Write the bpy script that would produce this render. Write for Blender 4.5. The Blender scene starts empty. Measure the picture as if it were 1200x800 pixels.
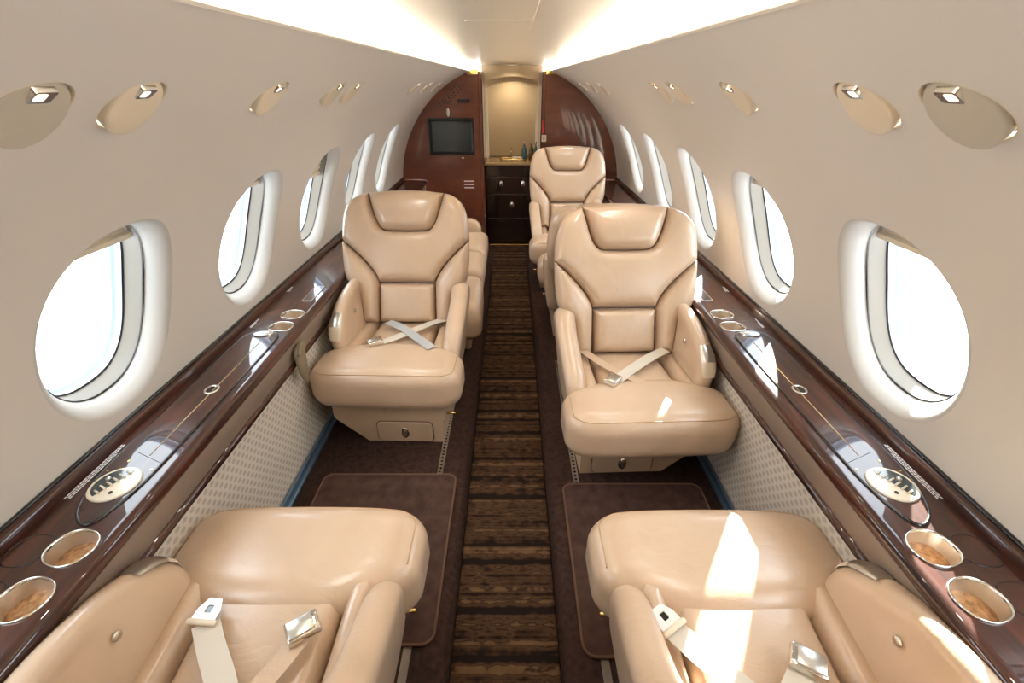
import bpy, bmesh, math, random
import numpy as np
from mathutils import Vector, Matrix
from mathutils.geometry import delaunay_2d_cdt

random.seed(7)
SC = bpy.context.scene
COL = SC.collection
RAD = math.radians

# ------------------------------------------------------------------ camera, world, sun, exposure
CAM = Vector((0.018, 0.0, 1.38))
PITCH = 29.70
cd = bpy.data.cameras.new('camera')
cd.lens = 16.0
cd.sensor_width = 36.0
cd.clip_start = 0.01
cam = bpy.data.objects.new('camera', cd)
COL.objects.link(cam)
cam.location = CAM
cam.rotation_euler = (RAD(90 - PITCH), 0, 0)
SC.camera = cam

w = bpy.data.worlds.new('sky')
SC.world = w
w.use_nodes = True
bg = w.node_tree.nodes['Background']
bg.inputs[0].default_value = (0.84, 0.93, 1.0, 1)
bg.inputs[1].default_value = 3.5

sl = bpy.data.lights.new('sun', 'SUN')
sl.energy = 17.0
sl.angle = RAD(0.6)
sl.color = (1.0, 0.95, 0.86)
sun = bpy.data.objects.new('sun', sl)
COL.objects.link(sun)
sun.rotation_euler = Vector((0.428, 0.89, 0.480)).to_track_quat('Z', 'Y').to_euler()

SC.view_settings.view_transform = 'Standard'
SC.view_settings.look = 'None'
SC.view_settings.gamma = 1.0
SC.view_settings.use_curve_mapping = False
SC.view_settings.exposure = 1.47

# ------------------------------------------------------------------ constants of the cabin
ZC, R = 0.555, 0.955            # cabin circle: height of its centre and radius
YA, YB = -1.0, 4.24             # aft wall and forward partition
ZP = 0.06                       # seat platforms stand this much above the aisle
LEDGE = 0.62                    # height of the side ledges
WIN_Y = [-0.325, 0.30, 0.925, 1.55, 2.175, 2.81, 3.46]
WIN_A = RAD(22.0)

_t = RAD(PITCH)
_F = 533.33
def ray(px, py):
    u = (px - 600) / _F; v = (400 - py) / _F
    return Vector((u, math.cos(_t) + v * math.sin(_t), -math.sin(_t) + v * math.cos(_t)))
def atz(px, py, z):
    r = ray(px, py)
    return CAM + r * ((z - CAM.z) / r.z)

# ------------------------------------------------------------------ materials
def srgb(r, g, b):
    f = lambda c: (c / 255 / 12.92) if c / 255 <= 0.04045 else ((c / 255 + 0.055) / 1.055) ** 2.4
    return (f(r), f(g), f(b), 1)

MATS = {}
def mat(name, col, rough=0.5, metal=0.0, coat=0.0, coat_rough=0.03, spec=0.5, emit=None, estr=0.0):
    m = bpy.data.materials.new(name)
    m.use_nodes = True
    b = m.node_tree.nodes['Principled BSDF']
    b.inputs['Base Color'].default_value = col
    b.inputs['Roughness'].default_value = rough
    b.inputs['Metallic'].default_value = metal
    b.inputs['Coat Weight'].default_value = coat
    b.inputs['Coat Roughness'].default_value = coat_rough
    b.inputs['Specular IOR Level'].default_value = spec
    if emit:
        b.inputs['Emission Color'].default_value = emit
        b.inputs['Emission Strength'].default_value = estr
    MATS[name] = m
    return m

def nd(m, t, **kw):
    n = m.node_tree.nodes.new(t)
    for k, v in kw.items():
        setattr(n, k, v)
    return n
def lk(m, a, b):
    m.node_tree.links.new(a, b)
def bsdf(m):
    return m.node_tree.nodes['Principled BSDF']
def bump(m, scale, strength, dist=0.002, detail=4, kind='noise', coord='Object'):
    tc = nd(m, 'ShaderNodeTexCoord')
    if kind == 'noise':
        t = nd(m, 'ShaderNodeTexNoise'); t.inputs['Detail'].default_value = detail
        out = t.outputs['Fac']
    else:
        t = nd(m, 'ShaderNodeTexVoronoi'); out = t.outputs['Distance']
    t.inputs['Scale'].default_value = scale
    lk(m, tc.outputs[coord], t.inputs['Vector'])
    bp = nd(m, 'ShaderNodeBump')
    bp.inputs['Strength'].default_value = strength
    bp.inputs['Distance'].default_value = dist
    lk(m, out, bp.inputs['Height'])
    lk(m, bp.outputs[0], bsdf(m).inputs['Normal'])
    return t
def vary(m, c1, c2, scale, detail=3, coord='Object', stretch=(1, 1, 1), lo=0.35, hi=0.65, distortion=0.0):
    tc = nd(m, 'ShaderNodeTexCoord')
    mp = nd(m, 'ShaderNodeMapping'); mp.inputs['Scale'].default_value = stretch
    t = nd(m, 'ShaderNodeTexNoise')
    t.inputs['Scale'].default_value = scale
    t.inputs['Detail'].default_value = detail
    t.inputs['Distortion'].default_value = distortion
    r = nd(m, 'ShaderNodeValToRGB')
    r.color_ramp.elements[0].position = lo; r.color_ramp.elements[0].color = c1
    r.color_ramp.elements[1].position = hi; r.color_ramp.elements[1].color = c2
    lk(m, tc.outputs[coord], mp.inputs[0]); lk(m, mp.outputs[0], t.inputs['Vector'])
    lk(m, t.outputs['Fac'], r.inputs[0]); lk(m, r.outputs[0], bsdf(m).inputs['Base Color'])
    return r

mat('wall', srgb(217, 211, 203), 0.42, coat=0.12, coat_rough=0.3)
bump(MATS['wall'], 900, 0.05, 0.0006)
mat('ceiling', srgb(216, 207, 192), 0.3, coat=0.2, coat_rough=0.2)
mat('reveal', srgb(198, 194, 187), 0.5)
mat('frame', srgb(142, 135, 124), 0.45)
mat('plex', srgb(196, 216, 240), 0.25)
mat('gasket', srgb(44, 42, 42), 0.5)
mat('shade', srgb(205, 192, 170), 0.7)
mat('leather', srgb(206, 180, 152), 0.33, coat=0.5, coat_rough=0.22)
vary(MATS['leather'], srgb(195, 168, 141), srgb(204, 178, 152), 6, 3, lo=0.3, hi=0.7)
bump(MATS['leather'], 260, 0.10, 0.0008, kind='voronoi')
_m = MATS['leather']; _b1 = [n_ for n_ in _m.node_tree.nodes if n_.type == 'BUMP'][0]
_tc = nd(_m, 'ShaderNodeTexCoord'); _mp = nd(_m, 'ShaderNodeMapping'); _mp.inputs['Scale'].default_value = (1.0, 1.6, 0.6)
_n = nd(_m, 'ShaderNodeTexNoise'); _n.inputs['Scale'].default_value = 17; _n.inputs['Detail'].default_value = 3; _n.inputs['Distortion'].default_value = 0.8
_b2 = nd(_m, 'ShaderNodeBump'); _b2.inputs['Strength'].default_value = 0.22; _b2.inputs['Distance'].default_value = 0.008
lk(_m, _tc.outputs['Object'], _mp.inputs[0]); lk(_m, _mp.outputs[0], _n.inputs['Vector']); lk(_m, _n.outputs['Fac'], _b2.inputs['Height']); lk(_m, _b2.outputs[0], _b1.inputs['Normal'])
mat('leather_pipe', srgb(186, 152, 116), 0.4)
mat('trim_leather', srgb(138, 120, 106), 0.5)
bump(MATS['trim_leather'], 500, 0.1, 0.0006)
mat('base_leather', srgb(184, 158, 132), 0.45)
mat('seam', srgb(92, 66, 48), 0.7)
mat('wood', srgb(80, 40, 22), 0.5, coat=1.0, coat_rough=0.02, spec=0.2)
vary(MATS['wood'], srgb(38, 17, 10), srgb(82, 38, 21), 5, 6, stretch=(9, 1.2, 9), lo=0.3, hi=0.75, distortion=0.6)
mat('bulk_wood', srgb(96, 46, 24), 0.45, coat=1.0, coat_rough=0.04)
vary(MATS['bulk_wood'], srgb(94, 43, 24), srgb(126, 64, 37), 3, 5, stretch=(1, 1, 3), lo=0.25, hi=0.8, distortion=1.2)
mat('dark_wood', srgb(40, 24, 18), 0.25, coat=1.0, coat_rough=0.03)
mat('black', srgb(14, 12, 12), 0.2, coat=0.6)
mat('chrome', srgb(225, 222, 216), 0.12, metal=1.0)
mat('satin', srgb(205, 200, 190), 0.3, metal=1.0)
mat('cup_metal', srgb(226, 220, 208), 0.32, metal=0.85)
mat('brass', srgb(214, 180, 110), 0.25, metal=1.0)
mat('cream', srgb(222, 208, 184), 0.35, coat=0.3)
mat('white_print', srgb(240, 238, 240), 0.6)
mat('carpet', srgb(62, 45, 39), 0.95, spec=0.1)
vary(MATS['carpet'], srgb(50, 36, 31), srgb(72, 53, 46), 60, 6, lo=0.3, hi=0.7)
bump(MATS['carpet'], 420, 0.7, 0.003)
mat('mat_carpet', srgb(72, 50, 41), 0.95, spec=0.1)
vary(MATS['mat_carpet'], srgb(66, 48, 42), srgb(86, 64, 56), 25, 6, lo=0.3, hi=0.7)
bump(MATS['mat_carpet'], 420, 0.7, 0.003)
mat('mat_edge', srgb(104, 78, 64), 0.85, spec=0.1)
mat('blue_rail', srgb(120, 146, 168), 0.3, metal=0.8)
mat('screen', srgb(58, 66, 66), 0.12, coat=0.5)
mat('galley_wall', srgb(196, 176, 142), 0.45)
mat('counter', srgb(176, 148, 100), 0.25, coat=0.4)
mat('red', srgb(196, 40, 34), 0.5)
mat('belt', srgb(206, 198, 184), 0.6)
bump(MATS['belt'], 700, 0.4, 0.0008)
mat('belt_grey', srgb(176, 178, 180), 0.6)
mat('teal_glass', srgb(70, 110, 112), 0.1)
mat('amber_glass', srgb(120, 84, 44), 0.1)
mat('pouch', srgb(128, 116, 92), 0.5)
mat('lens', srgb(255, 244, 220), 0.2, emit=(1.0, 0.86, 0.62, 1), estr=0.5)
mat('disc', srgb(190, 182, 168), 0.45)  # greyer tone with the shading of the first reading-light dome in it
mat('cove_light', srgb(255, 240, 210), 0.5, emit=(1.0, 0.90, 0.74, 1), estr=9.0)

# cork-like burl floor of the cup holders
mat('cork', srgb(186, 118, 58), 0.5, coat=0.3)
vary(MATS['cork'], srgb(138, 90, 50), srgb(194, 142, 92), 90, 6, lo=0.35, hi=0.65)

# window glass: clear with a thin reflection
m = bpy.data.materials.new('glass'); m.use_nodes = True; MATS['glass'] = m
nt = m.node_tree
nt.nodes.remove(nt.nodes['Principled BSDF'])
tr = nd(m, 'ShaderNodeBsdfTransparent'); tr.inputs[0].default_value = (0.97, 0.985, 1, 1)
gl = nd(m, 'ShaderNodeBsdfGlossy'); gl.inputs['Roughness'].default_value = 0.02
mx = nd(m, 'ShaderNodeMixShader'); mx.inputs[0].default_value = 0.06
lk(m, tr.outputs[0], mx.inputs[1]); lk(m, gl.outputs[0], mx.inputs[2])
lk(m, mx.outputs[0], nt.nodes['Material Output'].inputs[0])

# woven fabric with rows of oval dots for the lower sidewall panels
m = mat('dot_fabric', srgb(206, 192, 172), 0.7)
tc = nd(m, 'ShaderNodeTexCoord')
sp = nd(m, 'ShaderNodeSeparateXYZ'); lk(m, tc.outputs['Object'], sp.inputs[0])
def mth(m, op, a, b=None):
    n = nd(m, 'ShaderNodeMath', operation=op)
    for i, x in enumerate((a, b)):
        if x is None: continue
        if isinstance(x, (int, float)): n.inputs[i].default_value = x
        else: lk(m, x, n.inputs[i])
    return n.outputs[0]
row = mth(m, 'MULTIPLY', sp.outputs['Z'], 1 / 0.019)
rowi = mth(m, 'FLOOR', row)
half = mth(m, 'MULTIPLY', mth(m, 'MODULO', rowi, 2.0), 0.5)
colv = mth(m, 'ADD', mth(m, 'MULTIPLY', sp.outputs['Y'], 1 / 0.029), half)
fu = mth(m, 'SUBTRACT', mth(m, 'FRACT', colv), 0.5)
fv = mth(m, 'SUBTRACT', mth(m, 'FRACT', row), 0.5)
d2 = mth(m, 'ADD', mth(m, 'POWER', mth(m, 'MULTIPLY', mth(m, 'ABSOLUTE', fu), 1.15), 2.0), mth(m, 'POWER', mth(m, 'ABSOLUTE', fv), 2.0))
rp = nd(m, 'ShaderNodeValToRGB')
rp.color_ramp.elements[0].position = 0.09; rp.color_ramp.elements[0].color = srgb(182, 170, 156)
rp.color_ramp.elements[1].position = 0.17; rp.color_ramp.elements[1].color = srgb(210, 201, 187)
lk(m, d2, rp.inputs[0]); lk(m, rp.outputs[0], bsdf(m).inputs['Base Color'])

# striped aisle carpet: bands across the aisle of uneven width and tone
m = mat('stripes', srgb(80, 54, 32), 0.9, spec=0.15)
tc = nd(m, 'ShaderNodeTexCoord')
mp = nd(m, 'ShaderNodeMapping'); mp.inputs['Scale'].default_value = (0.22, 25.0, 1.0)
lk(m, tc.outputs['Object'], mp.inputs[0])
n1 = nd(m, 'ShaderNodeTexNoise'); n1.inputs['Scale'].default_value = 1.0; n1.inputs['Detail'].default_value = 2.5; n1.inputs['Roughness'].default_value = 0.6
lk(m, mp.outputs[0], n1.inputs['Vector'])
mp2 = nd(m, 'ShaderNodeMapping'); mp2.inputs['Scale'].default_value = (26, 34, 1)
lk(m, tc.outputs['Object'], mp2.inputs[0])
n2 = nd(m, 'ShaderNodeTexNoise'); n2.inputs['Scale'].default_value = 1.0; n2.inputs['Detail'].default_value = 8
lk(m, mp2.outputs[0], n2.inputs['Vector'])
mixv = mth(m, 'ADD', n1.outputs['Fac'], mth(m, 'MULTIPLY', mth(m, 'SUBTRACT', n2.outputs['Fac'], 0.5), 0.36))
rp = nd(m, 'ShaderNodeValToRGB'); cr = rp.color_ramp
cr.elements[0].position = 0.42; cr.elements[0].color = srgb(30, 20, 14)
cr.elements[1].position = 0.47; cr.elements[1].color = srgb(56, 38, 25)
for pos, c in ((0.53, srgb(80, 57, 38)), (0.56, srgb(44, 29, 19)), (0.60, srgb(92, 68, 45)), (0.70, srgb(106, 80, 55))):
    e = cr.elements.new(pos); e.color = c
lk(m, mixv, rp.inputs[0]); lk(m, rp.outputs[0], bsdf(m).inputs['Base Color'])
bp = nd(m, 'ShaderNodeBump'); bp.inputs['Strength'].default_value = 0.8; bp.inputs['Distance'].default_value = 0.004
n3 = nd(m, 'ShaderNodeTexNoise'); n3.inputs['Scale'].default_value = 350
lk(m, tc.outputs['Object'], n3.inputs['Vector'])
lk(m, mth(m, 'ADD', n1.outputs['Fac'], mth(m, 'MULTIPLY', n3.outputs['Fac'], 0.5)), bp.inputs['Height'])
lk(m, bp.outputs[0], bsdf(m).inputs['Normal'])

# ------------------------------------------------------------------ geometry helpers
def mk(name, geo, material, parent=None, smooth=True, autosmooth=None):
    v, f = geo
    me = bpy.data.meshes.new(name)
    me.from_pydata([tuple(p) for p in v], [], f)
    me.update()
    me.materials.append(MATS[material])
    if smooth:
        me.polygons.foreach_set('use_smooth', [True] * len(me.polygons))
        if autosmooth:
            me.set_sharp_from_angle(angle=RAD(autosmooth))
    o = bpy.data.objects.new(name, me)
    COL.objects.link(o)
    if parent: o.parent = parent
    return o
def thing(name, label, cat, loc=(0, 0, 0), rz=0.0, group=None):
    o = bpy.data.objects.new(name, None)
    COL.objects.link(o)
    o.location = loc; o.rotation_euler = (0, 0, rz)
    o.empty_display_size = 0.05
    return tag(o, label, cat, group)
def tag(o, label, cat, group=None):
    o['label'] = label; o['category'] = cat
    if group: o['group'] = group
    return o
def struct(o, label=None, cat=None):
    o['kind'] = 'structure'
    if label: o['label'] = label
    if cat: o['category'] = cat
    return o
def join(*geos):
    V, Fc = [], []
    for v, f in geos:
        n = len(V)
        V += [tuple(p) for p in v]
        Fc += [tuple(i + n for i in q) for q in f]
    return V, Fc
def xform(geo, M):
    return [tuple(M @ Vector(p)) for p in geo[0]], geo[1]
def shift(geo, x, y, z):
    return [(p[0] + x, p[1] + y, p[2] + z) for p in geo[0]], geo[1]
def spline(pts, n=8, closed=False):
    P = [Vector(p) for p in pts]; out = []
    N = len(P)
    rng = range(N if closed else N - 1)
    for i in rng:
        p0 = P[(i - 1) % N] if closed or i > 0 else P[i]
        p1 = P[i]; p2 = P[(i + 1) % N]
        p3 = P[(i + 2) % N] if closed or i + 2 < N else p2
        for k in range(n):
            t = k / n
            out.append(0.5 * ((2 * p1) + (p2 - p0) * t + (2 * p0 - 5 * p1 + 4 * p2 - p3) * t * t + (3 * p1 - p0 - 3 * p2 + p3) * t ** 3))
    if not closed: out.append(P[-1])
    return [tuple(q) for q in out]
def resample(poly, step):
    out = []
    N = len(poly)
    for i in range(N):
        a = np.array(poly[i][:2], float); b = np.array(poly[(i + 1) % N][:2], float)
        L = np.linalg.norm(b - a)
        if L < 1e-7: continue
        k = max(1, int(math.ceil(L / step)))
        for j in range(k): out.append(a + (b - a) * j / k)
    return np.array(out)
def pip(pts, poly):
    x, y = pts[:, 0], pts[:, 1]
    ins = np.zeros(len(pts), bool)
    n = len(poly); j = n - 1
    for i in range(n):
        xi, yi = poly[i]; xj, yj = poly[j]
        if yi != yj:
            c = ((yi > y) != (yj > y)) & (x < (xj - xi) * (y - yi) / (yj - yi) + xi)
            ins ^= c
        j = i
    return ins
def bdist(pts, poly):
    a = poly; b = np.roll(poly, -1, 0)
    ab = b - a; L2 = np.maximum((ab ** 2).sum(1), 1e-14)
    out = np.empty(len(pts))
    for s in range(0, len(pts), 2000):
        p = pts[s:s + 2000]
        ap = p[:, None, :] - a[None]
        t = np.clip((ap * ab[None]).sum(2) / L2, 0, 1)
        d = np.linalg.norm(ap - t[..., None] * ab[None], axis=2)
        out[s:s + 2000] = d.min(1)
    return out
def region(outer, holes=(), spacing=0.03, rings=()):
    """triangulated 2-D region with a regular inner grid; returns points, faces, distance to the outer boundary"""
    outer = np.asarray(outer, float); holes = [np.asarray(h, float) for h in holes]
    lo, hi = outer.min(0), outer.max(0)
    nx = max(1, int((hi[0] - lo[0]) / spacing)); ny = max(1, int((hi[1] - lo[1]) / spacing))
    gx, gy = np.meshgrid(np.linspace(lo[0], hi[0], nx + 1), np.linspace(lo[1], hi[1], ny + 1))
    g = np.stack([gx.ravel(), gy.ravel()], 1)
    allb = [outer] + holes
    keep = pip(g, outer) & (bdist(g, outer) > 0.45 * spacing + (max(rings) if rings else 0))
    for h in holes: keep &= ~pip(g, h) & (bdist(g, h) > 0.45 * spacing)
    g = g[keep]
    extra = []
    if rings:
        area = 0.5 * np.sum(outer[:, 0] * np.roll(outer[:, 1], -1) - np.roll(outer[:, 0], -1) * outer[:, 1])
        tn = np.roll(outer, -1, 0) - np.roll(outer, 1, 0)
        nrm = np.stack([-tn[:, 1], tn[:, 0]], 1) * (1 if area > 0 else -1)
        nrm /= np.maximum(np.linalg.norm(nrm, axis=1, keepdims=True), 1e-9)
        for d in rings:
            q = outer + nrm * d
            k = pip(q, outer)
            dd = bdist(q, outer)
            q = q[k & (dd > 0.9 * d)]
            if len(q): extra.append(q)
    pts = [outer] + holes; edges = []; base = 0
    for b in pts:
        n = len(b); edges += [(base + i, base + (i + 1) % n) for i in range(n)]; base += n
    P = np.concatenate(pts + extra + [g])
    res = delaunay_2d_cdt([Vector(p) for p in P], edges, [], 0, 1e-7)
    V = np.array([tuple(v) for v in res[0]]); F_ = [tuple(f) for f in res[2]]
    cen = np.array([V[list(f)].mean(0) for f in F_])
    k = pip(cen, outer)
    for h in holes: k &= ~pip(cen, h)
    F_ = [f for f, ok in zip(F_, k) if ok]
    return V, F_, bdist(V, outer)
def puff(d, T, r):
    t = np.clip(d / r, 0, 1)
    return T * np.sqrt(np.clip(1 - (1 - t) ** 2, 0, 1))
def pillow(outline, Tf, Tb, r, fmap, spacing=0.014, step=0.008, rb=None, bulge=0.0):
    """closed cushion: outline swells by Tf on one side and by Tb on the other, edges rounded over r"""
    o = resample(outline, step)
    V, F_, D = region(o, (), spacing, (0.03 * r, 0.12 * r, 0.28 * r, 0.5 * r, 0.75 * r))
    hf = puff(D, Tf, r) + bulge * (1 - np.exp(-D / 0.05))
    hb = puff(D, Tb, rb or r)
    n = len(V)
    verts = [fmap(V[i][0], V[i][1], hf[i]) for i in range(n)]
    faces = list(F_)
    idx = {}
    for i in range(n):
        if D[i] < 1e-6: idx[i] = i
        else:
            idx[i] = len(verts); verts.append(fmap(V[i][0], V[i][1], -hb[i]))
    faces += [tuple(idx[i] for i in reversed(f)) for f in F_]
    return verts, faces
def slab(outline, z0, z1, fmap=lambda u, v, h: (u, v, h), bev=0.0):
    """flat plate with a small bevelled top edge"""
    o = [tuple(p[:2]) for p in outline]
    n = len(o)
    rings = [(o, z0), (o, z1 - bev)]
    if bev > 0:
        c = np.array(o); tn = np.roll(c, -1, 0) - np.roll(c, 1, 0)
        ar = 0.5 * np.sum(c[:, 0] * np.roll(c[:, 1], -1) - np.roll(c[:, 0], -1) * c[:, 1])
        nr = np.stack([-tn[:, 1], tn[:, 0]], 1) * (1 if ar > 0 else -1)
        nr /= np.maximum(np.linalg.norm(nr, axis=1, keepdims=True), 1e-9)
        rings.append((c + nr * bev, z1))
    V = [fmap(p[0], p[1], z) for ring, z in rings for p in ring]
    F_ = []
    for k in range(len(rings) - 1):
        for i in range(n):
            j = (i + 1) % n
            F_.append((k * n + i, k * n + j, (k + 1) * n + j, (k + 1) * n + i))
    F_.append(tuple(range((len(rings) - 1) * n, len(rings) * n)))
    F_.append(tuple(reversed(range(n))))
    return V, F_
def box(x0, x1, y0, y1, z0, z1, bev=0.003):
    o = [(x0 + bev, y0), (x1 - bev, y0), (x1, y0 + bev), (x1, y1 - bev), (x1 - bev, y1), (x0 + bev, y1), (x0, y1 - bev), (x0, y0 + bev)]
    return slab(o, z0, z1, bev=bev)
def rbox(sx, sy, sz, r, n=10):
    """rounded block centred on the origin; r may differ per axis"""
    rx, ry, rz = (r, r, r) if isinstance(r, (int, float)) else r
    bm = bmesh.new()
    bmesh.ops.create_cube(bm, size=2.0)
    bmesh.ops.subdivide_edges(bm, edges=bm.edges[:], cuts=n, use_grid_fill=True)
    hx, hy, hz = sx / 2, sy / 2, sz / 2
    def curve(t, h, rr):      # crowd the grid towards the edges
        s = math.copysign(1, t); a = abs(t)
        if a < 0.4: return s * (h - rr) * a / 0.4
        return s * ((h - rr) + rr * (a - 0.4) / 0.6)
    for v in bm.verts:
        p = Vector((curve(v.co.x, hx, rx), curve(v.co.y, hy, ry), curve(v.co.z, hz, rz)))
        q = Vector((max(-hx + rx, min(hx - rx, p.x)), max(-hy + ry, min(hy - ry, p.y)), max(-hz + rz, min(hz - rz, p.z))))
        d = Vector(((p.x - q.x) / rx, (p.y - q.y) / ry, (p.z - q.z) / rz))
        if d.length > 1e-6:
            d = d.normalized() * min(1.0, max(abs(d.x), abs(d.y), abs(d.z)))
        v.co = q + Vector((d.x * rx, d.y * ry, d.z * rz))
    bm.verts.index_update()
    V = [tuple(v.co) for v in bm.verts]; F_ = [tuple(x.index for x in f.verts) for f in bm.faces]
    bm.free()
    return V, F_
def tube(pts, r, n=8, closed=False):
    P = [Vector(p) for p in pts]; N = len(P)
    V, F_ = [], []
    up = Vector((0, 0, 1))
    for i in range(N):
        a = P[i - 1] if (i > 0 or closed) else P[i]
        b = P[(i + 1) % N] if (i < N - 1 or closed) else P[i]
        t = (b - a).normalized()
        s = t.cross(up)
        if s.length < 1e-3: s = t.cross(Vector((1, 0, 0)))
        s.normalize(); q = s.cross(t)
        for k in range(n):
            an = 2 * math.pi * k / n
            V.append(tuple(P[i] + (s * math.cos(an) + q * math.sin(an)) * r))
    for i in range(N if closed else N - 1):
        for k in range(n):
            a = i * n + k; b = i * n + (k + 1) % n
            c = ((i + 1) % N) * n + (k + 1) % n; d = ((i + 1) % N) * n + k
            F_.append((a, b, c, d))
    if not closed:
        F_.append(tuple(reversed(range(n)))); F_.append(tuple(range((N - 1) * n, N * n)))
    return V, F_
def loft(rings, closed=True, cap=(False, False)):
    n = len(rings[0]); V = [tuple(p) for r in rings for p in r]; F_ = []
    for k in range(len(rings) - 1):
        for i in range(n if closed else n - 1):
            j = (i + 1) % n
            F_.append((k * n + i, k * n + j, (k + 1) * n + j, (k + 1) * n + i))
    if cap[0]: F_.append(tuple(reversed(range(n))))
    if cap[1]: F_.append(tuple(range((len(rings) - 1) * n, len(rings) * n)))
    return V, F_
def extrude_y(profile, y0, y1, closed=False, cuts=1):
    rings = [[(p[0], y0 + (y1 - y0) * k / cuts, p[1]) for p in profile] for k in range(cuts + 1)]
    return loft(rings, closed, (closed, closed))
def oval(cx, cy, a, b, n=48, e=2.0, rot=0.0):
    out = []
    for i in range(n):
        t = 2 * math.pi * i / n
        c, s = math.cos(t), math.sin(t)
        x = a * math.copysign(abs(c) ** (2 / e), c); y = b * math.copysign(abs(s) ** (2 / e), s)
        out.append((cx + x * math.cos(rot) - y * math.sin(rot), cy + x * math.sin(rot) + y * math.cos(rot)))
    return out
def rrect(x0, x1, y0, y1, r, n=5):
    out = []
    for cx, cy, a0 in ((x1 - r, y0 + r, -90), (x1 - r, y1 - r, 0), (x0 + r, y1 - r, 90), (x0 + r, y0 + r, 180)):
        for k in range(n + 1):
            a = RAD(a0 + 90 * k / n)
            out.append((cx + r * math.cos(a), cy + r * math.sin(a)))
    return out
def ribbon(pts, width, thick, side):
    """flat strap along pts; side(i) gives the direction across the strap"""
    P = [Vector(p) for p in pts]; rings = []
    for i, p in enumerate(P):
        t = (P[min(i + 1, len(P) - 1)] - P[max(i - 1, 0)]).normalized()
        s = Vector(side); s = (s - t * s.dot(t)).normalized(); n = s.cross(t)
        if n.z < 0: n = -n
        a = s * width / 2
        rings.append([p - a, p + a, p + a + n * thick, p - a + n * thick])
    return loft(rings, True, (True, True))
def copy_tree(o, parent=None):
    c = o.copy(); COL.objects.link(c)
    if parent: c.parent = parent
    for ch in list(o.children): copy_tree(ch, c)
    return c

# ------------------------------------------------------------------ sidewalls and windows
def on_wall(sg, y, s, dep=0.0):
    a = s / R; rr = R + dep
    return (sg * rr * math.cos(a), y, ZC + rr * math.sin(a))
S_LIP = R * RAD(69.9)
WA, WB = 0.200, 0.250           # half width and half height of a window recess
S_WIN = R * WIN_A
DISC_Y = [0.572, 0.737, 1.161, 1.575, 1.755, 2.90, 3.30, 3.72]
S_DISC = R * RAD(56.5)
DR = 0.054
def build_side(sg, side):
    holes = [oval(y, S_WIN, WA, WB, 64, 2.25) for y in WIN_Y] + [oval(y, S_DISC, DR, DR, 36) for y in DISC_Y]
    outer = resample([(YA, 0), (YB, 0), (YB, S_LIP), (YA, S_LIP)], 0.04)
    V, F_, D = region(outer, holes, 0.036)
    # rolled lip along the top edge, then the shelf that carries the light strip
    wl = mk('wall_' + side, ([on_wall(sg, p[0], p[1]) for p in V], F_), 'wall')
    struct(wl, 'curved beige %s sidewall panel of the cabin with oval window recesses' % side, 'wall')
    lip = [(R, 69.9), (R - 0.003, 70.2), (R - 0.001, 70.5), (R + 0.003, 70.4), (R + 0.004, 64.0)]
    prof = [(sg * r_ * math.cos(RAD(a)), ZC + r_ * math.sin(RAD(a))) for r_, a in lip]
    mk('cove_lip', extrude_y(prof, YA, YB), 'wall', wl, autosmooth=40)
    # light strip lying in the cove
    p1 = [(0.368, 1.444), (0.3705, 1.466), (0.400, 1.470), (0.400, 1.444)]
    st = mk('cove_light', extrude_y([(sg * x, z) for x, z in p1], YA + 0.02, YB - 0.03, True), 'cove_light', smooth=False)
    tag(st, 'glowing warm white light strip in the ceiling cove over the %s wall' % side, 'light strip', 'ceiling cove light strips')
    return wl
WALLS = {}
for sg, side in ((-1, 'left'), (1, 'right')):
    WALLS[side] = build_side(sg, side)

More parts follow.
